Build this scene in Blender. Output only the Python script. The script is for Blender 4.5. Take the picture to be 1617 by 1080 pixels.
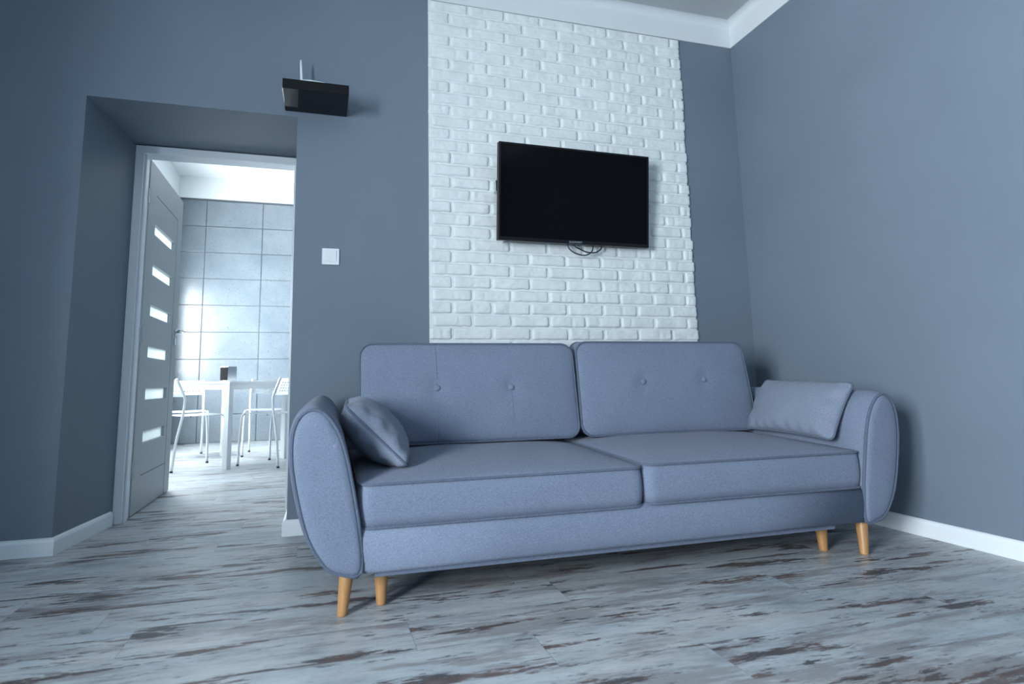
import bpy, bmesh, math, random
from mathutils import Vector, Matrix, noise
random.seed(7)
PI = math.pi
for o in list(bpy.data.objects): bpy.data.objects.remove(o)
S = bpy.context.scene
C = S.collection

# ------------------------------------------------------------ camera
YAW, PITCH, ROLL, FPX = 0.2713, 0.1327, -0.0165, 909.8
PPX, PPY = 757.9, 481.0
CAM = Vector((-0.2144, -2.9589, 0.70))
cy_, sy_, cp_, sp_ = math.cos(YAW), math.sin(YAW), math.cos(PITCH), math.sin(PITCH)
fwd = Vector((sy_*cp_, cy_*cp_, sp_)); r0 = Vector((cy_, -sy_, 0)); u0 = r0.cross(fwd)
cr_, sr_ = math.cos(ROLL), math.sin(ROLL)
rgt = cr_*r0 + sr_*u0; upv = -sr_*r0 + cr_*u0
cd = bpy.data.cameras.new('camera'); cam = bpy.data.objects.new('camera', cd); C.objects.link(cam)
m = Matrix((rgt, upv, -fwd)).transposed().to_4x4(); m.translation = CAM
cam.matrix_world = m
cd.sensor_fit = 'HORIZONTAL'; cd.sensor_width = 36.0
cd.lens = FPX/1617*36.0
cd.shift_x = (808.5-PPX)/1617; cd.shift_y = -(540-PPY)/1617
cd.clip_start = 0.05
cd.dof.use_dof = True; cd.dof.focus_distance = 2.85; cd.dof.aperture_fstop = 3.0
S.camera = cam

# ------------------------------------------------------------ light
S.view_settings.view_transform = 'Standard'; S.view_settings.look = 'None'
S.view_settings.gamma = 1.0; S.view_settings.use_curve_mapping = False
S.view_settings.exposure = -0.13
w = bpy.data.worlds.new('sky'); S.world = w; w.use_nodes = True
w.node_tree.nodes['Background'].inputs[0].default_value = (0.72, 0.86, 1.0, 1)
w.node_tree.nodes['Background'].inputs[1].default_value = 0.4
def area(name, loc, direction, sx, sy, power, col):
    l = bpy.data.lights.new(name, 'AREA'); l.shape = 'RECTANGLE'; l.size = sx; l.size_y = sy
    l.energy = power; l.color = col
    o = bpy.data.objects.new(name, l); C.objects.link(o); o.location = loc
    o.rotation_euler = Vector(direction).to_track_quat('-Z', 'Y').to_euler()
    return o
# daylight at the window openings, plus an added lamp behind the door panes
LCOL = (0.89, 0.95, 1.0)
area('daylight_living_room_window', (-2.80, -3.60, 1.37), (1, 0.0, 0.0), 1.5, 1.6, 600, LCOL)
area('daylight_dining_window', (-2.20, 3.45, 1.46), (1, 0.0, 0.0), 1.5, 1.4, 400, (0.90, 0.96, 1.0))
area('added_pane_light_near_door', (-2.20, 1.55, 1.55), (1, 0.0, 0.0), 1.1, 1.8, 40, (0.90, 0.96, 1.0))  # added lamp, brightens the frosted door panes from behind

# ------------------------------------------------------------ materials
def mat(name, col=(0.5,0.5,0.5), rough=0.6, metal=0.0, spec=0.5):
    M = bpy.data.materials.new(name); M.use_nodes = True
    b = M.node_tree.nodes['Principled BSDF']
    b.inputs['Base Color'].default_value = (*col, 1); b.inputs['Roughness'].default_value = rough
    b.inputs['Metallic'].default_value = metal; b.inputs['Specular IOR Level'].default_value = spec
    return M
class NT:
    def __init__(s, M): s.t = M.node_tree; s.n = s.t.nodes; s.b = s.n['Principled BSDF']
    def new(s, typ, **k):
        x = s.n.new(typ)
        for a, v in k.items(): setattr(x, a, v)
        return x
    def link(s, a, b): s.t.links.new(a, b)
    def coord(s, scale=(1,1,1), loc=(0,0,0), src=None):
        if src is None: src = s.new('ShaderNodeTexCoord').outputs['Object']
        m = s.new('ShaderNodeMapping'); m.inputs['Scale'].default_value = scale; m.inputs['Location'].default_value = loc
        s.link(src, m.inputs['Vector']); return m.outputs[0]
    def noise(s, vec, scale=5, detail=4, rough=0.55, dist=0.0):
        x = s.new('ShaderNodeTexNoise'); s.link(vec, x.inputs['Vector'])
        x.inputs['Scale'].default_value = scale; x.inputs['Detail'].default_value = detail
        x.inputs['Roughness'].default_value = rough; x.inputs['Distortion'].default_value = dist
        return x.outputs['Fac']
    def ramp(s, fac, stops):
        x = s.new('ShaderNodeValToRGB'); s.link(fac, x.inputs[0]); e = x.color_ramp.elements
        while len(e) < len(stops): e.new(0.5)
        for el, (p, c) in zip(e, stops):
            el.position = p; el.color = (*c, 1) if len(c) == 3 else c
        return x.outputs[0]
    def mix(s, fac, a, b, mode='MIX'):
        x = s.new('ShaderNodeMix', data_type='RGBA', blend_type=mode)
        for sock, v in ((x.inputs[0], fac), (x.inputs[6], a), (x.inputs[7], b)):
            if isinstance(v, (int, float)): sock.default_value = v
            elif isinstance(v, tuple): sock.default_value = (*v, 1)
            else: s.link(v, sock)
        return x.outputs[2]
    def math(s, op, a, b=None):
        x = s.new('ShaderNodeMath', operation=op)
        for i, v in enumerate((a, b)):
            if v is None: continue
            if isinstance(v, (int, float)): x.inputs[i].default_value = v
            else: s.link(v, x.inputs[i])
        return x.outputs[0]
    def bump(s, h, strength=0.3, dist=0.01):
        x = s.new('ShaderNodeBump'); x.inputs['Strength'].default_value = strength; x.inputs['Distance'].default_value = dist
        s.link(h, x.inputs['Height']); s.link(x.outputs[0], s.b.inputs['Normal'])
    def base(s, c): s.link(c, s.b.inputs['Base Color'])

def g(v): return (v, v, v)
def paint(name, col, rough=0.55, amt=0.06, bumpy=0.06):
    M = mat(name, col, rough, spec=0.35); N = NT(M); v = N.coord()
    a = tuple(c*(1-amt) for c in col); b = tuple(min(1, c*(1+amt)) for c in col)
    N.base(N.ramp(N.noise(v, 1.3, 5), [(0.3, a), (0.7, b)]))
    N.bump(N.noise(v, 220, 3), bumpy, 0.002)
    return M
M_wall = paint('grey_blue_paint', (0.143, 0.185, 0.235), 0.5)
M_white = paint('white_paint', (0.62, 0.67, 0.70), 0.6, 0.02, 0.04)
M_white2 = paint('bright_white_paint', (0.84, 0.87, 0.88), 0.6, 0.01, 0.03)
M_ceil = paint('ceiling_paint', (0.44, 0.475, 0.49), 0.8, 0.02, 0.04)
M_trim = mat('white_lacquer', (0.70, 0.76, 0.80), 0.35)
M_door = mat('door_laminate', (0.34, 0.378, 0.395), 0.45)
M_groove = mat('door_groove', (0.10, 0.12, 0.14), 0.7)
M_chrome = mat('chrome', (0.55, 0.58, 0.6), 0.22, 1.0)
M_plastic_white = mat('white_plastic', (0.72, 0.77, 0.80), 0.35)
M_black = mat('black_lacquer', (0.004, 0.005, 0.006), 0.10, spec=0.2)
M_black_satin = mat('black_satin_plastic', (0.006, 0.007, 0.009), 0.4, spec=0.25)
M_screen = mat('dark_screen_glass', (0.0015, 0.002, 0.003), 0.12, spec=0.12)
M_cable = mat('black_cable_rubber', (0.015, 0.018, 0.02), 0.5)
M_furn = mat('white_powder_coat', (0.80, 0.84, 0.86), 0.35)
M_rubber = mat('dark_rubber', (0.03, 0.03, 0.035), 0.7)
M_slot = mat('dark_opening', (0.005, 0.006, 0.007), 0.9, spec=0.05)
M_logo = mat('silver_print', (0.28, 0.36, 0.42), 0.5)

# brick plaster
M_brick = mat('white_brick_plaster', (0.66, 0.73, 0.75), 0.75, spec=0.3); N = NT(M_brick); v = N.coord()
N.base(N.ramp(N.noise(v, 9, 6), [(0.3, (0.60, 0.66, 0.675)), (0.7, (0.70, 0.755, 0.765))]))
N.bump(N.noise(v, 130, 5, 0.65), 0.35, 0.004)
# far room concrete slabs
M_conc = mat('pale_concrete', (0.4, 0.45, 0.5), 0.2, spec=0.7); N = NT(M_conc); v = N.coord()
big = N.ramp(N.noise(v, 2.2, 6, 0.6), [(0.25, (0.135, 0.170, 0.205)), (0.75, (0.21, 0.25, 0.28))])
pits = N.ramp(N.noise(v, 62, 6, 0.75, 0.6), [(0.33, g(0.45)), (0.43, g(1.0))])
N.base(N.mix(1.0, big, pits, 'MULTIPLY')); N.bump(N.noise(v, 30, 6, 0.7), 0.25, 0.004)
# sofa fabric
def fabric(name, c1, c2):
    M = mat(name, c1, 0.92, spec=0.15); N = NT(M)
    v = N.coord()
    n1 = N.noise(N.coord((190, 190, 480)), 1.0, 3, 0.7)
    n2 = N.noise(v, 6, 4)
    a = N.ramp(n1, [(0.30, c1), (0.70, c2)])
    N.base(N.mix(0.35, a, N.ramp(n2, [(0.3, g(0.82)), (0.7, g(1.0))]), 'MULTIPLY'))
    wv = N.noise(v, 520, 2, 0.6)
    N.bump(wv, 0.35, 0.003)
    N.b.inputs['Sheen Weight'].default_value = 0.08; N.b.inputs['Sheen Roughness'].default_value = 0.5
    return M
M_fab = fabric('blue_grey_weave', (0.104, 0.136, 0.200), (0.200, 0.243, 0.330))
M_pipe_shade = fabric('crease_shaded_piping_weave', (0.060, 0.080, 0.122), (0.125, 0.155, 0.22))  # sofa weave darkened: crease shadow along piping and seams put into the colour
M_pil = fabric('pillow_weave', (0.125, 0.157, 0.215), (0.222, 0.264, 0.338))
M_under = mat('black_lining', (0.03, 0.03, 0.035), 0.9)
# beech
M_wood = mat('beech_wood', (0.5, 0.3, 0.14), 0.4); N = NT(M_wood)
N.base(N.ramp(N.noise(N.coord((30, 30, 3)), 3, 4), [(0.3, (0.32, 0.165, 0.060)), (0.7, (0.43, 0.235, 0.095))]))
# frosted glass
M_frost = bpy.data.materials.new('frosted_glass'); M_frost.use_nodes = True
t = M_frost.node_tree; b = t.nodes['Principled BSDF']; b.inputs['Base Color'].default_value = (0.82, 0.93, 0.93, 1); b.inputs['Roughness'].default_value = 0.3
tr = t.nodes.new('ShaderNodeBsdfTranslucent'); tr.inputs[0].default_value = (0.95, 1.0, 1.0, 1)
mx = t.nodes.new('ShaderNodeMixShader'); mx.inputs[0].default_value = 0.75
t.links.new(b.outputs[0], mx.inputs[1]); t.links.new(tr.outputs[0], mx.inputs[2])
t.links.new(mx.outputs[0], t.nodes['Material Output'].inputs['Surface'])
# laminate floor, planks running along x
M_floor = mat('distressed_whitewashed_laminate', (0.5,0.5,0.5), 0.42, spec=0.5); N = NT(M_floor)
tc = N.new('ShaderNodeTexCoord').outputs['Object']
sep = N.new('ShaderNodeSeparateXYZ'); N.link(tc, sep.inputs[0])
PW, PL = 0.192, 1.29
row = N.math('FLOOR', N.math('DIVIDE', sep.outputs[1], PW))
rnd = N.new('ShaderNodeTexWhiteNoise', noise_dimensions='1D'); N.link(row, rnd.inputs['W'])
xs = N.math('DIVIDE', N.math('ADD', sep.outputs[0], N.math('MULTIPLY', rnd.outputs['Value'], PL*3)), PL)
colm = N.math('FLOOR', xs)
cmb = N.new('ShaderNodeCombineXYZ'); N.link(row, cmb.inputs[0]); N.link(colm, cmb.inputs[1])
pid = N.new('ShaderNodeTexWhiteNoise', noise_dimensions='2D'); N.link(cmb.outputs[0], pid.inputs['Vector'])
off = N.new('ShaderNodeVectorMath', operation='SCALE'); N.link(pid.outputs['Color'], off.inputs[0]); off.inputs['Scale'].default_value = 37.0
add = N.new('ShaderNodeVectorMath', operation='ADD'); N.link(tc, add.inputs[0]); N.link(off.outputs[0], add.inputs[1])
pv = add.outputs[0]
base = N.ramp(N.noise(N.coord((2.2, 8, 1), src=pv), 1.6, 8, 0.66), [(0.32, (0.25, 0.27, 0.29)), (0.46, (0.38, 0.415, 0.44)), (0.70, (0.49, 0.535, 0.555))])
fine = N.ramp(N.noise(N.coord((10, 70, 1), src=pv), 1.5, 6, 0.75), [(0.33, g(0.66)), (0.50, g(1.0))])
col = N.mix(0.7, base, fine, 'MULTIPLY')
tint = N.ramp(N.noise(N.coord((1.5, 5, 1), (3, 1, 0), src=pv), 1.2, 3), [(0.35, (0.92, 0.97, 1.0)), (0.65, (1.0, 0.97, 0.93))])
col = N.mix(1.0, col, tint, 'MULTIPLY')
# worn patches, ragged, short
soft = N.ramp(N.noise(N.coord((1.2, 8, 1), (2, 9, 0), src=pv), 1.5, 12, 0.7, 0.1), [(0.525, g(0)), (0.58, g(1))])
col = N.mix(N.math('MULTIPLY', soft, 0.6), col, (0.185, 0.175, 0.175))
wear = N.noise(N.coord((1.35, 8.5, 1), (7, 3, 0), src=pv), 1.5, 14, 0.74, 0.1)
wmask = N.ramp(wear, [(0.558, g(0)), (0.576, g(1))])
wcol = N.ramp(N.noise(N.coord((4, 12, 1), (1, 8, 0), src=pv), 1.5, 4), [(0.36, (0.035, 0.035, 0.040)), (0.5, (0.065, 0.042, 0.038)), (0.66, (0.125, 0.085, 0.073))])
col = N.mix(N.math('MULTIPLY', wmask, 0.9), col, wcol)
dash = N.ramp(N.noise(N.coord((6, 36, 1), (5, 5, 0), src=pv), 1.0, 9, 0.72), [(0.60, g(0)), (0.62, g(1))])
col = N.mix(N.math('MULTIPLY', dash, 0.75), col, (0.07, 0.068, 0.075))
fy = N.math('FRACT', N.math('DIVIDE', sep.outputs[1], PW)); fx = N.math('FRACT', xs)
gy = N.math('LESS_THAN', fy, 0.012); gx = N.math('LESS_THAN', fx, 0.0016)
col = N.mix(N.math('MULTIPLY', N.math('MAXIMUM', gy, gx), 0.55), col, (0.12, 0.13, 0.14))
N.base(col)
N.link(N.ramp(wear, [(0.5, g(0.36)), (0.65, g(0.5))]), N.b.inputs['Roughness'])
N.bump(N.noise(N.coord((6, 60, 1), src=pv), 1.5, 5), 0.08, 0.003)

# ------------------------------------------------------------ helpers
def obj(name, bm, m, parent=None, smooth=False, auto=None, bevel=0):
    bmesh.ops.recalc_face_normals(bm, faces=bm.faces[:])
    me = bpy.data.meshes.new(name); bm.to_mesh(me); bm.free()
    o = bpy.data.objects.new(name, me); C.objects.link(o)
    for mm in (m if isinstance(m, (list, tuple)) else [m]): me.materials.append(mm)
    if smooth:
        for p in me.polygons: p.use_smooth = True
    if bevel:
        b = o.modifiers.new('bevel', 'BEVEL'); b.width = bevel; b.segments = 2; b.limit_method = 'ANGLE'; b.angle_limit = math.radians(40)
    if parent:
        o.parent = parent
        o.matrix_parent_inverse = Matrix.Translation(parent.location).inverted()  # meshes are in world coordinates
    return o
def thing(name, label, cat, loc=(0,0,0), group=None):
    o = bpy.data.objects.new(name, None); C.objects.link(o); o.location = loc; o.empty_display_size = 0.1
    o['label'] = label; o['category'] = cat
    if group: o['group'] = group
    return o
def tag(o, label, cat, group=None):
    o['label'] = label; o['category'] = cat
    if group: o['group'] = group
    return o
def struct(name, bm, m, parent=None, **k):
    o = obj(name, bm, m, parent, **k)
    if not parent: o['kind'] = 'structure'
    return o
def box(bm, x0, x1, y0, y1, z0, z1, mi=0):
    vs = [bm.verts.new(p) for p in ((x0,y0,z0),(x1,y0,z0),(x1,y1,z0),(x0,y1,z0),(x0,y0,z1),(x1,y0,z1),(x1,y1,z1),(x0,y1,z1))]
    for f in ((0,3,2,1),(4,5,6,7),(0,1,5,4),(1,2,6,5),(2,3,7,6),(3,0,4,7)):
        q = bm.faces.new([vs[i] for i in f]); q.material_index = mi
    return vs
def hexa(bm, pts):
    vs = [bm.verts.new(p) for p in pts]
    for f in ((0,3,2,1),(4,5,6,7),(0,1,5,4),(1,2,6,5),(2,3,7,6),(3,0,4,7)): bm.faces.new([vs[i] for i in f])
def prism(bm, poly, z0, z1):
    a = [bm.verts.new((x,y,z0)) for x,y in poly]; b = [bm.verts.new((x,y,z1)) for x,y in poly]; n = len(poly)
    bm.faces.new(a[::-1]); bm.faces.new(b)
    for i in range(n): bm.faces.new((a[i], a[(i+1)%n], b[(i+1)%n], b[i]))
def tube(bm, pts, r, seg=8, closed=False, cap=True):
    pts = [Vector(p) for p in pts]; n = len(pts); rings = []
    rr = r if isinstance(r, (list, tuple)) else [r]*n
    nrm = None
    for i, p in enumerate(pts):
        if closed: t = (pts[(i+1)%n]-pts[i-1]).normalized()
        else: t = (pts[min(i+1,n-1)]-pts[max(i-1,0)]).normalized()
        if nrm is None:
            nrm = t.orthogonal().normalized()
        nrm = (nrm - t*nrm.dot(t)).normalized(); bn = t.cross(nrm)
        rings.append([bm.verts.new(p + rr[i]*(math.cos(a)*nrm+math.sin(a)*bn)) for a in [2*PI*k/seg for k in range(seg)]])
    if closed:
        # close with best twist alignment
        last, first = rings[-1], rings[0]
        sh = min(range(seg), key=lambda s: (last[0].co-first[s].co).length)
        for i in range(n-1):
            for k in range(seg): bm.faces.new((rings[i][k], rings[i][(k+1)%seg], rings[i+1][(k+1)%seg], rings[i+1][k]))
        for k in range(seg): bm.faces.new((last[k], last[(k+1)%seg], first[(k+1+sh)%seg], first[(k+sh)%seg]))
    else:
        for i in range(n-1):
            for k in range(seg): bm.faces.new((rings[i][k], rings[i][(k+1)%seg], rings[i+1][(k+1)%seg], rings[i+1][k]))
        if cap: bm.faces.new(rings[0][::-1]); bm.faces.new(rings[-1])
def smooth_path(pts, sub=6, closed=False):
    pts = [Vector(p) for p in pts]; n = len(pts); out = []
    rng = range(n) if closed else range(n-1)
    for i in rng:
        p1, p2 = pts[i], pts[(i+1)%n]
        p0 = pts[i-1] if (closed or i > 0) else p1*2-p2
        p3 = pts[(i+2)%n] if (closed or i+2 < n) else p2*2-p1
        for k in range(sub):
            t = k/sub
            out.append(0.5*((2*p1)+(p2-p0)*t+(2*p0-5*p1+4*p2-p3)*t*t+(3*p1-p0-3*p2+p3)*t*t*t))
    if not closed: out.append(pts[-1])
    return out
def lathe(bm, prof, center, seg=24, axis='z', tilt=None):
    c = Vector(center); rings = []
    for r, h in prof:
        ring = []
        for k in range(seg):
            a = 2*PI*k/seg
            if axis == 'z': p = Vector((r*math.cos(a), r*math.sin(a), h))
            elif axis == 'y': p = Vector((r*math.cos(a), h, r*math.sin(a)))
            else: p = Vector((h, r*math.cos(a), r*math.sin(a)))
            if tilt: p = Vector((p.x+tilt[0]*h, p.y+tilt[1]*h, p.z))
            ring.append(bm.verts.new(c+p))
        rings.append(ring)
    for i in range(len(rings)-1):
        for k in range(seg): bm.faces.new((rings[i][k], rings[i][(k+1)%seg], rings[i+1][(k+1)%seg], rings[i+1][k]))
    bm.faces.new(rings[0][::-1]); bm.faces.new(rings[-1])

# ------------------------------------------------------------ room shell
XR, XL, YR = 2.347, -2.32, -4.9
YB = 0.62             # back face of the thick wall with the door
Y2 = 5.005            # far wall of the dining room
H1, BAND0 = 3.008, 2.842
H2 = 3.42
def slab(bm, x0, x1, y0, y1, z0, z1): box(bm, x0, x1, y0, y1, z0, z1)
bm = bmesh.new(); box(bm, -2.6, 2.6, -5.2, 5.3, -0.12, 0.0)
struct('floor', bm, M_floor)
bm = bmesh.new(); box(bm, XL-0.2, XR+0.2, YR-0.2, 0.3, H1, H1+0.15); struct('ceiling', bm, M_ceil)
# thick back wall with splayed door recess
bm = bmesh.new()
prism(bm, [(-2.55,0),(-1.300,0),(-1.232,0.52),(-1.232,YB),(-2.55,YB)], 0, 3.6)
prism(bm, [(-0.351,0),(2.55,0),(2.55,YB),(-0.335,YB),(-0.335,0.52)], 0, 3.6)
hexa(bm, [(-1.300,0,2.068),(-0.351,0,2.068),(-0.335,YB,2.050),(-1.232,YB,2.050),(-1.300,0,3.6),(-0.351,0,3.6),(-0.335,YB,3.6),(-1.232,YB,3.6)])
struct('wall_back', bm, M_wall)
bm = bmesh.new(); box(bm, XR, XR+0.2, YR-0.2, 0, 0, 3.3); struct('wall_right', bm, M_wall)
# left wall with window opening
def wall_hole(name, axis, p0, p1, a0, a1, z1, h, m):
    bm = bmesh.new()
    def bx(a, b, za, zb):
        if axis == 'x': box(bm, p0, p1, a, b, za, zb)
        else: box(bm, a, b, p0, p1, za, zb)
    bx(a0, h[0], 0, z1); bx(h[1], a1, 0, z1); bx(h[0], h[1], 0, h[2]); bx(h[0], h[1], h[3], z1)
    return struct(name, bm, m)
wall_hole('wall_left', 'x', XL-0.51, XL, YR-0.2, 0, 3.3, (-4.35, -2.85, 0.56, 2.18), M_wall)
bm = bmesh.new(); box(bm, XL, XR, YR-0.2, YR, 0, 3.3); struct('wall_rear', bm, M_wall)
def window(name, axis, p, a0, a1, z0, z1):
    bm = bmesh.new(); t = 0.06
    def bx(a, b, za, zb):
        if axis == 'x': box(bm, p-0.03, p+0.03, a, b, za, zb)
        else: box(bm, a, b, p-0.03, p+0.03, za, zb)
    bx(a0, a0+t, z0, z1); bx(a1-t, a1, z0, z1); bx(a0+t, a1-t, z0, z0+t); bx(a0+t, a1-t, z1-t, z1)
    mid = (a0+a1)/2; bx(mid-t/2, mid+t/2, z0+t, z1-t)
    return struct(name, bm, M_trim, bevel=0.004)
window('window_1', 'x', XL-0.42, -4.35, -2.85, 0.56, 2.18)

# white painted band and coved corner of the ceiling, swept along the walls
def cornice(name, pts_plan, z0, z1, rad, m):
    """profile swept along wall lines; inward normal list computed per segment corner (mitred)"""
    bm = bmesh.new(); prof = [(0.0, z0), (0.006, z0), (0.006, z1-rad)]
    for k in range(1, 9):
        a = k/8*PI/2; prof.append((0.006+rad*(1-math.cos(a)), z1-rad+rad*math.sin(a)))
    prof += [(0.0, z1)]
    rings = []
    for (x, y, nx, ny) in pts_plan: rings.append([bm.verts.new((x+nx*d, y+ny*d, z)) for d, z in prof])
    n = len(prof)
    for i in range(len(rings)-1):
        for k in range(n): bm.faces.new((rings[i][k], rings[i][(k+1)%n], rings[i+1][(k+1)%n], rings[i+1][k]))
    bm.faces.new(rings[0]); bm.faces.new(rings[-1][::-1])
    return struct(name, bm, m)
cornice('trim_1', [(XL, 0, 1, -1), (XR, 0, -1, -1), (XR, YR, -1, 1), (XL, YR, 1, 1), (XL, 0, 1, -1)], BAND0, H1, 0.045, M_white)

# baseboards
def baseboard(name, segs, h=0.072, t=0.016):
    bm = bmesh.new()
    for pl in segs:    # polyline in plan of (x,y, nx,ny): wall point and outward mitre vector
        prof = [(0,0),(t,0),(t,h*0.78),(t*0.75,h*0.93),(t*0.4,h),(0,h)]
        rings = [[bm.verts.new((x+nx*d, y+ny*d, z)) for d, z in prof] for (x,y,nx,ny) in pl]
        n = len(prof)
        for i in range(len(rings)-1):
            for k in range(n): bm.faces.new((rings[i][k], rings[i][(k+1)%n], rings[i+1][(k+1)%n], rings[i+1][k]))
        bm.faces.new(rings[0]); bm.faces.new(rings[-1][::-1])
    return struct(name, bm, M_trim)
baseboard('baseboard_left', [[(XL, 0, 0, -1), (-1.300, 0, 0.876, -1), (-1.236, 0.50, 0.99, 0.0)]])
baseboard('baseboard_back', [[(-0.350, 0.45, -1, 0), (-0.351, 0, -1.25, -1), (XR, 0, -1, -1)]])
baseboard('baseboard_right', [[(XR, 0, -1, -1), (XR, YR, -1, 1)]])
baseboard('baseboard_rear', [[(XL, YR, 1, 1), (XR, YR, -1, 1)]])
baseboard('baseboard_side', [[(XL, YR, 1, 1), (XL, 0, 1, -1)]])

# brick cladding on the back wall
BX0, BX1, RP, BL = 0.332, 1.953, 0.0688, 0.2195
bm = bmesh.new()
box(bm, BX0, BX1-0.012, -0.006, 0.0, 0.0, 2.838)
def brick(bm, x0, x1, z0, z1, seed):
    nx = max(4, int((x1-x0)/0.0085)); nz = 9
    sh = Vector((seed*3.17, seed*1.31, seed*2.3)); dep = 0.0158 + random.uniform(-0.002, 0.0025)
    tx, tz = random.uniform(-0.012, 0.012), random.uniform(-0.02, 0.02)
    gr = []
    chip = random.random() < 0.3; cxp = x0+(x1-x0)*random.uniform(0.3, 0.7)
    for j in range(nz+1):
        rw = []
        for i in range(nx+1):
            u, v = i/nx, j/nz
            x = x0+(x1-x0)*u; z = z0+(z1-z0)*v
            q = Vector((x*1.0, 0, z))+sh
            eu = min(u, 1-u)*(x1-x0); ev = min(v, 1-v)*(z1-z0)
            # ragged outline, rounded corners
            e = 0.0048*noise.noise(q*45)
            if ev < 0.003: z += e*(1 if v > 0.5 else -1)*0.8
            if eu < 0.003: x += e*(1 if u > 0.5 else -1)
            if eu < 0.001 and ev < 0.001:
                x += 0.003*(1 if u < 0.5 else -1); z += 0.003*(1 if v < 0.5 else -1)
            ed = min(eu, ev)
            edge = min(1.0, ed/0.0045)
            y = -(0.006+(dep-0.006)*(0.25+0.75*math.sqrt(edge)))
            y -= 0.0034*noise.noise(q*18)*edge + 0.0034*noise.noise(q*75)*edge
            y -= (tx*(x-(x0+x1)/2)+tz*(z-(z0+z1)/2))*edge
            if chip and abs(x-cxp) < 0.009: y += 0.0055*edge*(1-abs(x-cxp)/0.009)
            rw.append(bm.verts.new((x, y, z)))
        gr.append(rw)
    for j in range(nz):
        for i in range(nx): bm.faces.new((gr[j][i], gr[j][i+1], gr[j+1][i+1], gr[j+1][i]))
    loop = gr[0][:] + [gr[j][-1] for j in range(1, nz+1)] + gr[-1][-2::-1] + [gr[j][0] for j in range(nz-1, 0, -1)]
    bk = [bm.verts.new((p.co.x, -0.004, p.co.z)) for p in loop]
    for i in range(len(loop)): bm.faces.new((loop[i], bk[i], bk[(i+1)%len(loop)], loop[(i+1)%len(loop)]))
k = 0; zrow0 = 0.921-13*RP
for r in range(-1, 42):
    z0 = zrow0+r*RP; z1 = z0+RP-0.0085
    if z1 < 0.02: continue
    z0 = max(z0, 0.0); z1 = min(z1, 2.834)
    if z1-z0 < 0.02: continue
    x = (0.451 if (r-13) % 2 == 0 else 0.560)-2*BL
    right = BX1 + random.uniform(-0.007, 0.004)
    while x < right:
        a = max(x+0.0095, BX0); b_ = min(x+BL, right)
        if b_-a > 0.02:
            k += 1
            brick(bm, a+random.uniform(-0.0015,0.0015)*(a > BX0), b_+random.uniform(-0.0015,0.0015), z0+random.uniform(-0.001,0.001), z1+random.uniform(-0.001,0.001), k)
        x += BL
o = struct('wall_brick_cladding', bm, M_brick, smooth=False)
for p in o.data.polygons: p.use_smooth = True
# mortar bed between bricks
bm = bmesh.new(); box(bm, BX0+0.001, BX1-0.010, -0.0085, -0.001, 0.0, 2.834)
struct('trim_2', bm, M_brick)

# ------------------------------------------------------------ dining room shell
X2L, X2R = -2.035, 2.3
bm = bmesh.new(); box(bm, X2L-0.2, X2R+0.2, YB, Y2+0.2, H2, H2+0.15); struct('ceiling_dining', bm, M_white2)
bm = bmesh.new()
for (ya, yb, za, zb) in ((YB,1.0,0,3.6),(2.1,2.7,0,3.6),(4.2,Y2+0.2,0,3.6),(1.0,2.1,0,0.65),(1.0,2.1,2.45,3.6),(2.7,4.2,0,0.76),(2.7,4.2,2.16,3.6)):
    box(bm, X2L-0.14, X2L, ya, yb, za, zb)
struct('wall_dining_left', bm, M_white2)
window('window_2', 'x', X2L-0.05, 2.7, 4.2, 0.76, 2.16)
window('added_window_behind_leaf', 'x', X2L-0.05, 1.0, 2.1, 0.65, 2.45)  # added window behind the door leaf, goes with the pane-brightening lamp
bm = bmesh.new(); box(bm, X2R, X2R+0.2, YB, Y2+0.2, 0, 3.6); struct('wall_dining_right', bm, M_wall)
bm = bmesh.new(); box(bm, X2L, X2R, Y2+0.02, Y2+0.2, 0, 3.6); struct('wall_far', bm, M_white)
bm = bmesh.new()
TP, TW = 0.345, 0.69
for r in range(10):
    z0 = r*TP+0.004; z1 = min((r+1)*TP-0.004, 3.13)
    if z1-z0 < 0.05 and r > 8: continue
    for c in range(-4, 8):
        x0 = -0.985+c*TW+0.004; x1 = x0+TW-0.008
        x0 = max(x0, X2L+0.001); x1 = min(x1, X2R-0.001)
        if x1-x0 < 0.03: continue
        dy = random.uniform(-0.002, 0.002)
        box(bm, x0, x1, Y2+dy, Y2+0.019, z0, z1)
struct('wall_far_panels', bm, M_conc, bevel=0.002)
bm = bmesh.new(); box(bm, X2L, X2R, Y2+0.012, Y2+0.02, 0, 3.13); struct('trim_3', bm, M_groove)
bm = bmesh.new(); box(bm, X2L, X2R, Y2-0.004, Y2+0.02, 3.13, H2); box(bm, X2L, X2L+0.02, YB, Y2, 3.13, H2)
struct('trim_4', bm, M_white2)

# ------------------------------------------------------------ door
DY0 = 0.52
bm = bmesh.new()
# casing
FX0, FX1, FT = -1.232, -0.335, 2.048
cw = 0.044
box(bm, FX0, FX0+cw, DY0, DY0+0.018, 0, FT); box(bm, FX1-0.044, FX1, DY0, DY0+0.018, 0, FT)
box(bm, FX0+cw, FX1-0.044, DY0, DY0+0.018, FT-cw, FT)
# jamb lining
box(bm, FX0+0.001, FX0+0.040, DY0+0.018, YB+0.03, 0, FT); box(bm, FX1-0.040, FX1-0.001, DY0+0.018, YB+0.03, 0, FT)
box(bm, FX0+0.04, FX1-0.04, DY0+0.018, YB+0.03, FT-0.035, FT)
box(bm, FX0+0.040, FX0+0.052, DY0+0.03, DY0+0.07, 0, FT-0.035); box(bm, FX1-0.052, FX1-0.040, DY0+0.03, DY0+0.07, 0, FT-0.035)
d1 = struct('door_1', bm, M_trim, bevel=0.003)
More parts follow.
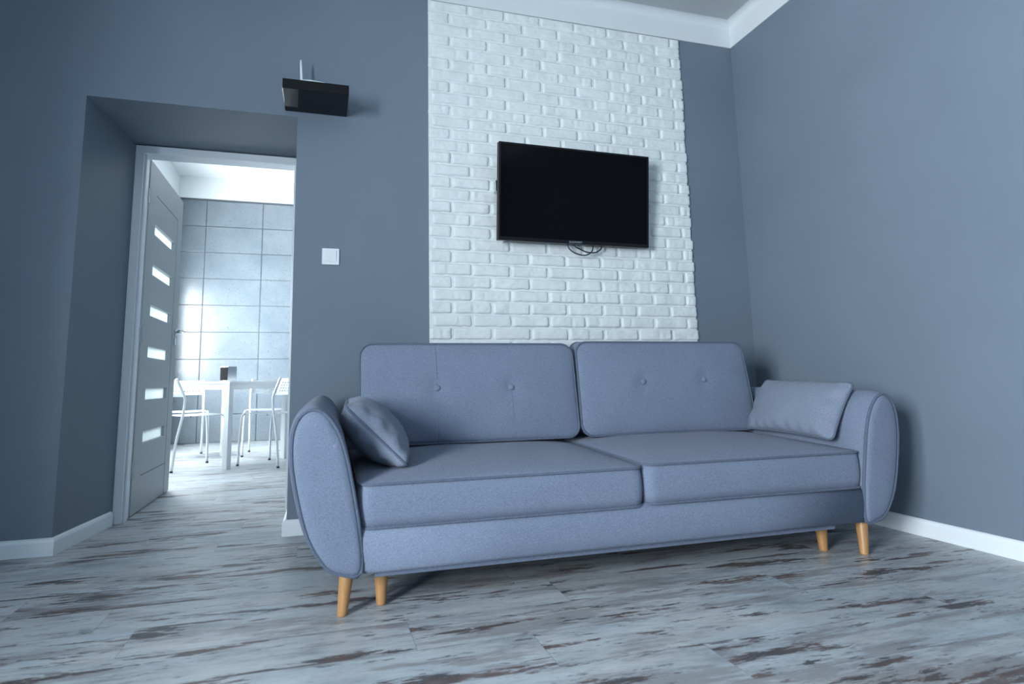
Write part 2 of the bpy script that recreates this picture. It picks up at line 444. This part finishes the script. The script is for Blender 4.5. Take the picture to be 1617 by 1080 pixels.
# leaf, open at right angles into the dining room
LX0, LX1, LY0, LY1, LZ0, LZ1 = -1.230, -1.190, 0.672, 1.500, 0.006, 2.022
GY0, GY1 = 0.822, 1.306
gz = [1.642-0.2455*i for i in range(6)]
bm = bmesh.new()
box(bm, LX0, LX1, LY0, GY0, LZ0, LZ1); box(bm, LX0, LX1, GY1, LY1, LZ0, LZ1)
zs = [LZ1]+[v for c in gz for v in (c+0.033, c-0.033)]+[LZ0]
for i in range(0, len(zs), 2): box(bm, LX0, LX1, GY0, GY1, zs[i+1], zs[i])
leaf = obj('door_leaf', bm, M_door, d1)
leaf['label'] = 'open grey-white door leaf with six frosted slots'
bm = bmesh.new()
for (ya, yb, za, zb) in ((0.824, 1.366, 1.848, 1.853), (0.824, 1.366, 0.198, 0.203), (1.366, 1.371, LZ0, 1.853)):
    box(bm, LX1-0.002, LX1+0.0006, ya, yb, za, zb)
obj('panel_groove', bm, M_groove, leaf)
for c in gz:
    bm = bmesh.new(); box(bm, -1.2125, -1.2075, GY0-0.0, GY1+0.0, c-0.033, c+0.033)
    gl = obj('glass_pane', bm, M_frost, leaf)
bm = bmesh.new()
lathe(bm, [(0.024, 0), (0.024, 0.006), (0.010, 0.008), (0.010, 0.045)], (LX1, 1.452, 1.075), 20, 'x')
tube(bm, smooth_path([(LX1+0.042, 1.456, 1.075), (LX1+0.052, 1.44, 1.076), (LX1+0.053, 1.39, 1.077), (LX1+0.050, 1.335, 1.072)], 5), 0.009, 10)
box(bm, LX1, LX1+0.005, 1.434, 1.470, 0.985, 1.035)
obj('door_handle', bm, M_chrome, d1, smooth=False)
for zz in (0.25, 1.0, 1.80):
    bm = bmesh.new(); lathe(bm, [(0.007, -0.045), (0.007, 0.045)], (-1.186, 0.663, zz), 12); obj('hinge', bm, M_chrome, d1)

# ------------------------------------------------------------ sofa
SX = 0.885      # centre
YF, YK = -1.10, -0.14
sofa = thing('sofa', 'long blue-grey two-cushion sofa with rounded arms and tapered wooden legs before the brick wall', 'sofa', (SX, -0.62, 0))
half = [(0.968,0.135),(0.974,0.26),(0.983,0.32),(0.998,0.40),(1.013,0.47),(1.035,0.54),(1.060,0.585),(1.088,0.613),(1.118,0.622),(1.146,0.610),(1.166,0.580),(1.176,0.53),(1.173,0.45),(1.152,0.34),(1.126,0.25),(1.094,0.19),(1.060,0.150),(1.025,0.135)]
def arm(sgn):
    pr = smooth_path([(a, 0, b) for a, b in half], 4, closed=True)
    pr = [(p.x, p.z) for p in pr]
    n = len(pr); cx = sum(p[0] for p in pr)/len(pr); cz = 0.40
    bm = bmesh.new(); rings = []
    steps = [(YF-0.012, -0.055), (YF-0.010, -0.022), (YF-0.004, -0.006), (YF+0.006, 0.0), (YF+0.025, 0.010), (YF+0.09, 0.015), (YF+0.3, 0.016), (YF+0.55, 0.014), (YK-0.08, 0.010), (YK-0.02, 0.004), (YK, -0.012)]
    for y, grow in steps:
        up = 0.020*max(0, (y-YF)/(YK-YF))
        ring = []
        for (a, b) in pr:
            # offset outward from local skeleton line
            sx_, sz_ = 1.06+0.02*(b-0.4), min(max(b, 0.30), 0.52)
            d = Vector((a-sx_, b-sz_)); L = d.length or 1
            gx = d.x/L*grow; gz_ = d.y/L*grow
            if b < 0.15: gz_ = max(gz_, -0.0)
            zz = b+gz_+up*max(0, (b-0.2)/0.4)
            ti = max(0, (y-YF)/(YK-YF))*max(0, min(1, (b-0.35)/0.25))
            ring.append(bm.verts.new((SX+sgn*(a+gx*(1.0 if a > 1.05 else 0.5)-0.030*ti), y, zz)))
        rings.append(ring)
    n = len(pr)
    for i in range(len(rings)-1):
        for k in range(n): bm.faces.new((rings[i][k], rings[i][(k+1)%n], rings[i+1][(k+1)%n], rings[i+1][k]))
    # caps, fan with centre column
    bm.faces.new(rings[0]); bm.faces.new(rings[-1][::-1])
    o = obj('armrest', bm, M_fab, sofa, smooth=True)
    bm = bmesh.new()
    tube(bm, [(SX+sgn*p[0], YF+0.000, p[1]) for p in pr], 0.0062, 8, closed=True)
    obj('piping', bm, M_pipe_shade, o, smooth=True)
    return o
arm(-1); arm(1)
# base rail
bm = bmesh.new()
hw = 0.972
prof = [(YF+0.012,0.128),(YF+0.002,0.140),(YF-0.002,0.17),(YF-0.004,0.20),(YF-0.001,0.235),(YF+0.01,0.256),(YF+0.03,0.262),(YK,0.262),(YK,0.128)]
rings = [[bm.verts.new((SX+s*hw, y, z)) for y, z in prof] for s in (-1, -0.5, 0, 0.5, 1)]
n = len(prof)
for i in range(4):
    for k in range(n): bm.faces.new((rings[i][k], rings[i][(k+1)%n], rings[i+1][(k+1)%n], rings[i+1][k]))
bm.faces.new(rings[0]); bm.faces.new(rings[-1][::-1])
base_o = obj('base', bm, M_fab, sofa, smooth=True)
bm = bmesh.new(); box(bm, SX-0.925, SX+0.86, YF+0.040, YK-0.04, 0.104, 0.130)
obj('bed_drawer', bm, M_fab, sofa, bevel=0.006)
bm = bmesh.new(); box(bm, SX-0.985, SX+0.985, YK-0.17, YK, 0.255, 0.630)
obj('back_frame', bm, M_fab, sofa, bevel=0.02)

# generic box cushion -------------------------------------------------
def sq2round(u, v, w, h, r):
    x, y = u*w/2, v*h/2
    ax, ay = abs(x)-(w/2-r), abs(y)-(h/2-r)
    if ax > 0 and ay > 0:
        a, b = ax/r, ay/r; m_ = max(a, b); L = math.hypot(a, b)
        s = m_/L; ax, ay = a*s*r, b*s*r
        x = math.copysign(w/2-r+ax, x); y = math.copysign(h/2-r+ay, y)
    return x, y
def coords(n, dense=1.0):
    # denser near the rim
    return [math.sin((i/n*2-1)*PI/2*0.86)/math.sin(PI/2*0.86) for i in range(n+1)]
def cushion(name, w, h, t, r, puff, xf, m, parent, nu=28, nv=18, pipe=0.0045, dimples=(), side=0.004, amp=0.002, seed=0, back_puff=None, pipe_m=None, extra=None):
    """local x,y = face plane, z = thickness; xf maps Vector->world"""
    bm = bmesh.new(); U, V = coords(nu), coords(nv); bp = puff*0.3 if back_puff is None else back_puff
    sheets = []
    for sg, pf in ((1, puff), (-1, bp)):
        gr = []
        for v in V:
            rw = []
            for u in U:
                x, y = sq2round(u, v, w, h, r)
                f = (1-abs(u)**3.2)*(1-abs(v)**3.2)
                f = f**0.62 if f > 0 else 0
                z = t/2+pf*f
                if sg > 0:
                    for (dx, dy, dr, dd) in dimples:
                        q = ((x-dx)**2+(y-dy)**2)/(dr*dr); z -= dd*math.exp(-q)
                if extra and sg > 0: z += extra(x, y)
                z += amp*noise.noise(Vector((x*5+seed, y*5, sg*3+seed)))*min(1, f*3)
                rw.append(bm.verts.new(xf(Vector((x, y, sg*z)))))
            gr.append(rw)
        sheets.append(gr)
        for j in range(nv):
            for i in range(nu): bm.faces.new((gr[j][i], gr[j][i+1], gr[j+1][i+1], gr[j+1][i]))
    rim = [(i, 0) for i in range(nu)]+[(nu, j) for j in range(nv)]+[(i, nv) for i in range(nu, 0, -1)]+[(0, j) for j in range(nv, 0, -1)]
    loops = []
    for s in (1, 0.5, 0, -0.5, -1):
        if abs(s) == 1:
            loops.append([sheets[0 if s > 0 else 1][j][i] for i, j in rim])
        else:
            lp = []
            for i, j in rim:
                x, y = sq2round(U[i], V[j], w, h, r); k_ = side*(1-s*s)
                L = math.hypot(x/w, y/h) or 1
                lp.append(bm.verts.new(xf(Vector((x+k_*(x/w)/L*1.2, y+k_*(y/h)/L*1.2, s*t/2)))))
            loops.append(lp)
    nr = len(rim)
    for a in range(4):
        for k in range(nr): bm.faces.new((loops[a][k], loops[a][(k+1)%nr], loops[a+1][(k+1)%nr], loops[a+1][k]))
    o = obj(name, bm, m, parent, smooth=True)
    if pipe:
        bm = bmesh.new()
        for s in (1, -1):
            path = []
            for i, j in rim:
                x, y = sq2round(U[i], V[j], w, h, r); path.append(xf(Vector((x*(1+0.002/w), y*(1+0.002/h), s*t/2))))
            pts = [path[0]]
            for p in path[1:]:
                if (p-pts[-1]).length > 0.004: pts.append(p)
            if (pts[-1]-pts[0]).length < 0.004: pts.pop()
            tube(bm, pts, pipe, 6, closed=True)
        obj('piping', bm, pipe_m or M_pipe_shade, o, smooth=True)
    return o
# seat cushions: local x -> world x, y -> world y, z -> up
def seat(cx_, w, z0, z1, seed):
    y0, y1 = YF+0.008, -0.36
    h = y1-y0; cyy = (y0+y1)/2; t = z1-z0; cz = (z0+z1)/2
    def xf(p):
        lift = 0.030*max(0.0, min(1.0, (p.y+h/2)/h))
        return Vector((cx_+p.x, cyy+p.y, cz+p.z+lift*(1 if p.z > 0 else 0)))
    return cushion('seat_cushion', w, h, t, 0.042, 0.030, xf, M_fab, sofa, 36, 24, 0.0048, (), 0.006, 0.003, seed, 0.0)
seat(0.404, 0.985, 0.258, 0.388, 1)
seat(1.388, 0.968, 0.262, 0.396, 5)
# back cushions: local x -> world x, y -> up along lean, z -> toward camera
def backc(x0, x1, btns, seed, ztop, flare):
    w = x1-x0; hgt = ztop-0.447; lean = math.radians(9)
    cx_ = (x0+x1)/2; t = 0.115
    cl, sl = math.cos(lean), math.sin(lean); h = hgt/cl
    def xf(p):
        s = (p.y+h/2)      # distance up from bottom
        k = (1+flare*(0.5-s/h))*(1-0.035*(0.5-p.z/t))
        y = -0.525 + s*sl + (t/2-p.z)*cl
        z = 0.447 + s*cl + (t/2-p.z)*sl*0.3
        return Vector((cx_+p.x*k, y, z))
    dm = []
    for bx, bz in btns: dm.append((bx-cx_, (bz-0.447)/cl-h/2, 0.030, 0.013))
    def seams(x, y):
        z = 0
        for (dx, dy, _, _) in dm:
            z -= 0.0022*math.exp(-((x-dx)/0.006)**2)
        return z
    o = cushion('back_cushion', w, h, t, 0.055, 0.036, xf, M_fab, sofa, 48, 22, 0.0055, dm, 0.004, 0.0025, seed, 0.005, extra=seams)
    for (dx, dy, _, _) in dm:
        f = (1-abs(dx/(w/2))**3.2)*(1-abs(dy/(h/2))**3.2); f = max(f, 0)**0.62
        zf = t/2+0.036*f-0.012
        # button
        bm = bmesh.new()
        c = Vector((dx, dy, zf)); rr = 0.0115
        rings = []
        for rad, hh in ((0.0125,-0.004),(0.0135,0.002),(0.012,0.007),(0.007,0.0095),(0.0015,0.0102)):
            rings.append([bm.verts.new(xf(c+Vector((rad*math.cos(a), rad*math.sin(a), hh)))) for a in [2*PI*q/16 for q in range(16)]])
        for i in range(4):
            for q in range(16): bm.faces.new((rings[i][q], rings[i][(q+1)%16], rings[i+1][(q+1)%16], rings[i+1][q]))
        bm.faces.new(rings[-1])
        obj('button', bm, M_fab, o, smooth=True)
        # stitched seam above and below the button
        bm = bmesh.new()
        pth = []
        for q in range(41):
            yy = -h/2+0.01+(h-0.02)*q/40
            f2 = max((1-abs(dx/(w/2))**3.2)*(1-abs(yy/(h/2))**3.2), 0)**0.62
            zz = t/2+0.036*f2-0.012*math.exp(-((yy-dy)/0.035)**2)-0.0022
            pth.append(xf(Vector((dx, yy, zz))))
        tube(bm, pth, 0.0012, 5)
        obj('seam', bm, M_pipe_shade, o, smooth=True)
    return o
backc(-0.052, 0.921, [(0.272,0.677),(0.602,0.675)], 2, 0.866, 0.0)
backc(0.940, 1.872, [(1.264,0.688),(1.596,0.694)], 9, 0.876, 0.02)
# legs
def leg(x, y, ztop, dx, dy, r0=0.0155, r1=0.0235):
    bm = bmesh.new()
    lathe(bm, [(r0*0.85, 0), (r0, 0.003), (r0+(r1-r0)*0.5, ztop*0.5), (r1, ztop)], (x, y, 0), 24, 'z', (dx/ztop, dy/ztop))
    return obj('leg', bm, M_wood, sofa, smooth=False)
leg(-0.135, -1.045, 0.14, 0.015, 0.01); leg(1.872, -1.060, 0.14, 0.018, 0.015)
leg(-0.011, -0.990, 0.108, 0.0, 0.0); leg(1.766, -0.970, 0.108, -0.006, 0.0)
leg(-0.135, -0.22, 0.14, 0.015, -0.01); leg(1.885, -0.22, 0.14, -0.005, -0.01)

# ------------------------------------------------------------ scatter pillows
def pillow(name, w, h, puffA, puffB, A, B, Nn, ctr, seed, label):
    """knife-edge pillow: A = long axis, B = short axis, Nn = normal (puffA side)"""
    A, B, Nn, ctr = Vector(A).normalized(), Vector(B), Vector(Nn), Vector(ctr)
    B = (B-A*B.dot(A)).normalized(); Nn = A.cross(B)*(1 if A.cross(B).dot(Nn) > 0 else -1)
    n1, n2 = 44, 30
    root = thing(name, label, 'pillow', tuple(ctr-Vector((0,0,h/2))), 'small scatter pillows on the sofa')
    bm = bmesh.new(); U, V = coords(n1), coords(n2); sh = []
    rimc = {}
    for sg, pf in ((1, puffA), (-1, puffB)):
        gr = []
        for j, v in enumerate(V):
            rw = []
            for i, u in enumerate(U):
                if sg < 0 and (i in (0, n1) or j in (0, n2)): rw.append(sh[0][j][i]); continue
                x, y = sq2round(u, v, w, h, 0.028)
                x *= 1-0.04*(1-v*v)*abs(u)**3; y *= 1-0.07*(1-u*u)*abs(v)**3
                f = max((1-u*u)*(1-v*v), 0)**0.5
                f = f*(1-0.15*f)
                z = pf*f*1.15
                # puckers radiating from the seams
                e = 1-max(abs(u), abs(v))
                wr = math.sin(x*95+seed+3*noise.noise(Vector((x*6, y*6, seed))))*0.0050*math.exp(-((e-0.14)/0.15)**2)*(1 if abs(v) > abs(u) else 0.4)
                wr += math.sin(y*80+seed*2)*0.0045*math.exp(-((e-0.12)/0.12)**2)*(1 if abs(u) > abs(v) else 0.0)
                wr += 0.006*noise.noise(Vector((x*9+seed, y*9, sg*2)))*f
                z += wr if e > 0.001 else 0
                p = ctr+A*x+B*y+Nn*(sg*z if e > 0.001 else 0)
                rw.append(bm.verts.new(p))
            gr.append(rw)
        sh.append(gr)
        for j in range(n2):
            for i in range(n1): bm.faces.new((gr[j][i], gr[j][i+1], gr[j+1][i+1], gr[j+1][i]))
    rim = [sh[0][0][i].co.copy() for i in range(n1)]+[sh[0][j][n1].co.copy() for j in range(n2)]+[sh[0][n2][i].co.copy() for i in range(n1, 0, -1)]+[sh[0][j][0].co.copy() for j in range(n2, 0, -1)]
    obj('cover', bm, M_pil, root, smooth=True)
    pts = [rim[0]]
    for p in rim[1:]:
        if (p-pts[-1]).length > 0.004: pts.append(p)
    bm = bmesh.new(); tube(bm, pts, 0.0042, 6, closed=True)
    obj('seam_piping', bm, M_pipe_shade, root, smooth=True)
    return root
# left: near short edge runs (.065,-1.0,.435) -> (-.125,-.90,.625)
pillow('scatter_pillow', 0.44, 0.295, 0.088, 0.088, (0.06, 0.99, 0.02), (-0.70, 0.20, 0.70), (1, 0, 1), (-0.016, -0.765, 0.530), 3.0,
       'plump blue-grey pillow seen edge-on, leaning in the left corner of the sofa')
pillow('scatter_pillow', 0.50, 0.27, 0.068, 0.045, (-0.02, 1.0, 0.03), (0.50, -0.02, 0.86), (-1, 0, 0.5), (1.885, -0.765, 0.560), 7.0,
       'flat rectangular blue-grey pillow leaning against the right armrest of the sofa')

# ------------------------------------------------------------ television
TC = Vector((1.143, -0.12, 1.711)); TW_, TH_, TT, TYAW = 0.913, 0.531, 0.099, 0.016
ex = Vector((math.cos(TYAW), math.sin(TYAW), 0)); ez = Vector((0, -math.sin(TT), math.cos(TT))); en = ex.cross(ez)  # en toward wall side
if en.y < 0: en = -en
def tvp(x, d, z): return TC+ex*x+ez*z+en*d
tv = thing('television', 'flat black wall-mounted television, switched off, on the white brick panel', 'television', tuple(TC))
def tvbox(bm, x0, x1, d0, d1, z0, z1):
    hexa(bm, [tvp(x0,d0,z0), tvp(x1,d0,z0), tvp(x1,d1,z0), tvp(x0,d1,z0), tvp(x0,d0,z1), tvp(x1,d0,z1), tvp(x1,d1,z1), tvp(x0,d1,z1)])
bm = bmesh.new(); W2, H2_ = TW_/2, TH_/2; bz = 0.011
tvbox(bm, -W2, W2, 0.002, 0.030, -H2_, H2_)
tvbox(bm, -W2, -W2+bz, -0.003, 0.004, -H2_, H2_); tvbox(bm, W2-bz, W2, -0.003, 0.004, -H2_, H2_)
tvbox(bm, -W2+bz, W2-bz, -0.003, 0.004, H2_-bz, H2_); tvbox(bm, -W2+bz, W2-bz, -0.003, 0.004, -H2_, -H2_+0.019)
obj('bezel', bm, M_black_satin, tv, bevel=0.001)
bm = bmesh.new(); tvbox(bm, -W2+bz, W2-bz, -0.0005, 0.003, -H2_+0.019, H2_-bz); obj('screen', bm, M_screen, tv)
bm = bmesh.new(); tvbox(bm, -0.30, 0.30, 0.030, 0.060, -0.20, 0.12); obj('rear_housing', bm, M_black_satin, tv, bevel=0.006)
bm = bmesh.new()
box(bm, 0.693, 0.716, -0.064, -0.022, 1.728, 1.790)
box(bm, 0.70, 1.45, -0.050, -0.040, 1.735, 1.765); box(bm, 0.95, 1.33, -0.07, -0.022, 1.60, 1.80)
obj('wall_bracket', bm, M_chrome, tv)
# maker's lettering on the lower bezel
cu = bpy.data.curves.new('maker_text', 'FONT'); cu.body = 'BLAUPUNKT'; cu.size = 0.014; cu.extrude = 0.0003; cu.align_x = 'CENTER'; cu.align_y = 'CENTER'
to = bpy.data.objects.new('brand_lettering', cu); C.objects.link(to); cu.materials.append(M_logo)
mm = Matrix((ex, ez, -en)).transposed().to_4x4(); mm.translation = tvp(-0.005, -0.0036, -H2_+0.009)
bpy.context.view_layer.update()
me_ = bpy.data.meshes.new_from_object(to.evaluated_get(bpy.context.evaluated_depsgraph_get())); bpy.data.objects.remove(to)
to = bpy.data.objects.new('brand_lettering', me_); C.objects.link(to)
to.parent = tv; to.matrix_parent_inverse = Matrix.Translation(tv.location).inverted(); to.matrix_basis = mm
def tvcable(pts):
    bm = bmesh.new(); tube(bm, smooth_path(pts, 8), 0.0036, 8); return obj('cable', bm, M_cable, tv, smooth=True)
tvcable([(1.108,-0.062,1.52),(1.104,-0.065,1.445),(1.125,-0.07,1.412),(1.165,-0.072,1.394),(1.21,-0.072,1.392),(1.245,-0.07,1.412),(1.258,-0.065,1.445),(1.256,-0.062,1.52)])
tvcable([(1.135,-0.055,1.50),(1.150,-0.055,1.447),(1.185,-0.056,1.427),(1.225,-0.057,1.413),(1.27,-0.057,1.412),(1.30,-0.056,1.425),(1.318,-0.055,1.447),(1.322,-0.055,1.50)])

# ------------------------------------------------------------ shelf and router
bm = bmesh.new(); box(bm, -0.412, -0.104, -0.243, 0.0, 2.094, 2.143)
tag(obj('floating_shelf', bm, M_black, bevel=0.0015), 'small glossy black floating shelf on the grey wall above the light switch', 'shelf')
rt = thing('wifi_router', 'white wireless router with one upright antenna on the black shelf', 'router', (-0.25, -0.13, 2.143))
bm = bmesh.new()
nx, ny = 24, 14; top = []
for j in range(ny+1):
    rw = []
    for i in range(nx+1):
        u, v = i/nx*2-1, j/ny*2-1
        x, y = sq2round(u, v, 0.190, 0.125, 0.03)
        f = max((1-u**4)*(1-v**4), 0)**0.5
        rw.append(bm.verts.new((-0.250+x, -0.150+y, 2.1455+0.004+(0.030-0.010*(u+0.6)**2)*f)))
    top.append(rw)
for j in range(ny):
    for i in range(nx): bm.faces.new((top[j][i], top[j][i+1], top[j+1][i+1], top[j+1][i]))
lp = top[0][:-1]+[top[j][nx] for j in range(ny)]+top[-1][:0:-1]+[top[j][0] for j in range(ny, 0, -1)]
bt = [bm.verts.new((p.co.x*0.97-0.250*0.03, p.co.y*0.97-0.150*0.03, 2.1432)) for p in lp]
for i in range(len(lp)): bm.faces.new((lp[i], lp[(i+1)%len(lp)], bt[(i+1)%len(lp)], bt[i]))
bm.faces.new(bt[::-1])
obj('router_body', bm, M_plastic_white, rt, smooth=True)
bm = bmesh.new(); tube(bm, [(-0.329,-0.088,2.158),(-0.330,-0.088,2.20),(-0.334,-0.088,2.26),(-0.3375,-0.088,2.318),(-0.338,-0.088,2.332)], [0.0085,0.008,0.0065,0.005,0.003], 12)
obj('antenna', bm, M_plastic_white, rt, smooth=True)
# light switch
sw = thing('light_switch', 'square white light switch on the grey wall between door and brick panel', 'light switch', (-0.173, 0, 1.34))
bm = bmesh.new(); box(bm, -0.2155, -0.1305, -0.009, 0.0, 1.297, 1.381); obj('frame', bm, M_plastic_white, sw, bevel=0.003)
bm = bmesh.new(); hexa(bm, [(-0.202,-0.0115,1.312),(-0.145,-0.0115,1.312),(-0.145,-0.008,1.312),(-0.202,-0.008,1.312),(-0.202,-0.0155,1.367),(-0.145,-0.0155,1.367),(-0.145,-0.008,1.367),(-0.202,-0.008,1.367)])
obj('rocker', bm, M_plastic_white, sw, bevel=0.002)

# ------------------------------------------------------------ dining table
P = Vector((-0.955, 2.405)); Ux = Vector((0.58, 0.8146)); Vx = Vector((-0.8146, 0.58)); TS = 0.79
ctr = P+Ux*TS/2+Vx*TS/2
tb = thing('dining_table', 'square white dining table seen corner-on through the open door', 'table', (ctr.x, ctr.y, 0))
def rbox(bm, c, ax, ay, hx, hy, z0, z1):
    pts = [c+ax*sx*hx+ay*sy*hy for sx, sy in ((-1,-1),(1,-1),(1,1),(-1,1))]
    hexa(bm, [(p.x,p.y,z0) for p in pts]+[(p.x,p.y,z1) for p in pts])
bm = bmesh.new(); rbox(bm, ctr, Ux, Vx, TS/2, TS/2, 0.718, 0.737); obj('tabletop', bm, M_furn, tb, bevel=0.002)
bm = bmesh.new()
for a_, b_ in ((Ux, Vx), (Vx, Ux)):
    for s in (-1, 1): rbox(bm, ctr+b_*s*(TS/2-0.018), a_, b_, TS/2-0.05, 0.010, 0.668, 0.718)
obj('apron', bm, M_furn, tb)
for su in (-1, 1):
    for sv in (-1, 1):
        bm = bmesh.new(); rbox(bm, ctr+Ux*su*(TS/2-0.027)+Vx*sv*(TS/2-0.027), Ux, Vx, 0.025, 0.025, 0, 0.718); obj('leg', bm, M_furn, tb, bevel=0.002)
# napkin holder
nh = thing('napkin_holder', 'small chrome napkin holder standing on the white dining table', 'napkin holder', (-1.02, 2.76, 0.737))
def nb(bm, x0, x1, y0, y1, z0, z1):
    an = math.radians(-48); c, s = math.cos(an), math.sin(an)
    f = lambda x, y, z: (-1.018+x*c-y*s, 2.76+x*s+y*c, z)
    hexa(bm, [f(x0,y0,z0), f(x1,y0,z0), f(x1,y1,z0), f(x0,y1,z0), f(x0,y0,z1), f(x1,y0,z1), f(x1,y1,z1), f(x0,y1,z1)])
bm = bmesh.new()
nb(bm, -0.055, -0.052, -0.045, 0.045, 0.745, 0.868); nb(bm, 0.052, 0.055, -0.045, 0.045, 0.745, 0.868)
nb(bm, -0.055, 0.055, -0.045, -0.042, 0.745, 0.868); nb(bm, -0.055, 0.055, 0.042, 0.045, 0.745, 0.868); nb(bm, -0.055, 0.055, -0.045, 0.045, 0.868, 0.872); nb(bm, -0.055, 0.055, -0.045, 0.045, 0.745, 0.748)
for fx, fy in ((-0.045,-0.035),(0.045,-0.035),(0.045,0.035),(-0.045,0.035)): nb(bm, fx-0.006, fx+0.006, fy-0.006, fy+0.006, 0.737, 0.746)
obj('case', bm, M_chrome, nh)
bm = bmesh.new(); nb(bm, -0.0535, 0.0535, -0.0470, -0.0455, 0.748, 0.869); obj('slot_face', bm, M_slot, nh)

# ------------------------------------------------------------ dining chairs
def build_chair(label):
    # local: faces +y, origin between feet, width .42
    ch = thing('dining_chair', label, 'chair', (0,0,0), 'white metal chairs around the dining table')
    # bent tube frames (each a leg pair with arch); local x = +-0.195
    for s in (-1, 1):
        x = 0.200*s
        bm = bmesh.new()
        tube(bm, smooth_path([(x, 0.212, 0.008), (x*0.98, 0.205, 0.25), (x*0.96, 0.188, 0.42), (x*0.95, 0.165, 0.448)], 5), 0.0105, 10)
        lf = obj('leg', bm, M_furn, ch, smooth=True)
        bm = bmesh.new(); lathe(bm, [(0.0125, 0), (0.0125, 0.014)], (x, 0.213, 0), 12); obj('foot_cap', bm, M_rubber, lf)
        bm = bmesh.new()
        tube(bm, smooth_path([(x*1.02, -0.232, 0.008), (x, -0.205, 0.25), (x*0.98, -0.165, 0.44), (x*0.97, -0.150, 0.56), (x*0.97, -0.158, 0.62), (x*0.96, -0.225, 0.765)], 5), 0.0105, 10)
        lb = obj('leg', bm, M_furn, ch, smooth=True)
        bm = bmesh.new(); lathe(bm, [(0.0125, 0), (0.0125, 0.014)], (x*1.02, -0.233, 0), 12); obj('foot_cap', bm, M_rubber, lb)
    bm = bmesh.new()
    gr = []; nx, ny = 14, 14
    for j in range(ny+1):
        rw = []
        for i in range(nx+1):
            u, v = i/nx*2-1, j/ny*2-1
            a, b_ = sq2round(u, v, 0.400, 0.40, 0.05)
            rw.append(bm.verts.new((a, b_+0.015, 0.452-0.012*(1-u*u)*(1-v*v)+(0.012 if abs(u) > 0.99 else 0)*0)))
        gr.append(rw)
    for j in range(ny):
        for i in range(nx): bm.faces.new((gr[j][i], gr[j][i+1], gr[j+1][i+1], gr[j+1][i]))
    r = bmesh.ops.solidify(bm, geom=bm.faces[:], thickness=0.028)
    obj('seat', bm, M_furn, ch, smooth=False)
    # perforated backrest: grid with holes
    bm = bmesh.new(); nx, nz = 14, 6
    X = [-0.190+0.380*i/nx for i in range(nx+1)]; Z = [0.612+0.145*j/nz for j in range(nz+1)]
    def P3(x, z): 
        k = (z-0.612)/0.145
        return Vector((x, -0.160-0.062*k-0.022*(1-(x/0.19)**2), z))
    vg = {}
    def V_(x, z):
        key = (round(x, 5), round(z, 5))
        if key not in vg: vg[key] = bm.verts.new(P3(x, z))
        return vg[key]
    for j in range(nz):
        for i in range(nx):
            x0, x1, z0, z1 = X[i], X[i+1], Z[j], Z[j+1]
            if 0 < j < nz-1 and 0 < i < nx-1 :
                ix, iz = (x1-x0)*0.2, (z1-z0)*0.2
                o_ = [V_(x0,z0), V_(x1,z0), V_(x1,z1), V_(x0,z1)]
                n_ = [V_(x0+ix,z0+iz), V_(x1-ix,z0+iz), V_(x1-ix,z1-iz), V_(x0+ix,z1-iz)]
                for q in range(4): bm.faces.new((o_[q], o_[(q+1)%4], n_[(q+1)%4], n_[q]))
            else: bm.faces.new((V_(x0,z0), V_(x1,z0), V_(x1,z1), V_(x0,z1)))
    bmesh.ops.solidify(bm, geom=bm.faces[:], thickness=0.006)
    obj('backrest', bm, M_furn, ch)
    for s in (-1, 1):
        bm = bmesh.new(); lathe(bm, [(0.006, 0), (0.006, 0.004)], (0.2005*s if s > 0 else -0.2045, -0.10, 0.444), 10, 'x'); obj('bolt', bm, M_rubber, ch)
    return ch
proto = build_chair('white metal chair nearest the open door leaf, left of the near table leg, facing right')
def kids(o): return [c for c in bpy.data.objects if c.parent == o]
def place(ch, x, y, facing):
    ch.location = (x, y, 0); ch.rotation_euler = (0, 0, math.atan2(facing[1], facing[0])-PI/2)
def dup(src, label):
    r = src.copy(); C.objects.link(r); r['label'] = label
    for c in kids(src):
        d = c.copy(); C.objects.link(d); d.parent = r
        for g_ in kids(c):
            e = g_.copy(); C.objects.link(e); e.parent = d
    return r
cb = dup(proto, 'white metal chair right of the near table leg, facing left, beside the door frame')
cc = dup(proto, 'white metal chair on the far left side of the table, backrest against the wall panels')
cdn = dup(proto, 'white metal chair on the far right side of the table, behind the near right chair')
place(proto, -1.277, 2.684, (0.85, 0.52))
place(cb, -0.606, 2.662, (-0.80, 0.60))
place(cc, -1.52, 3.50, (0.30, -0.95))
place(cdn, -0.73, 3.50, (-0.05, -1.0))
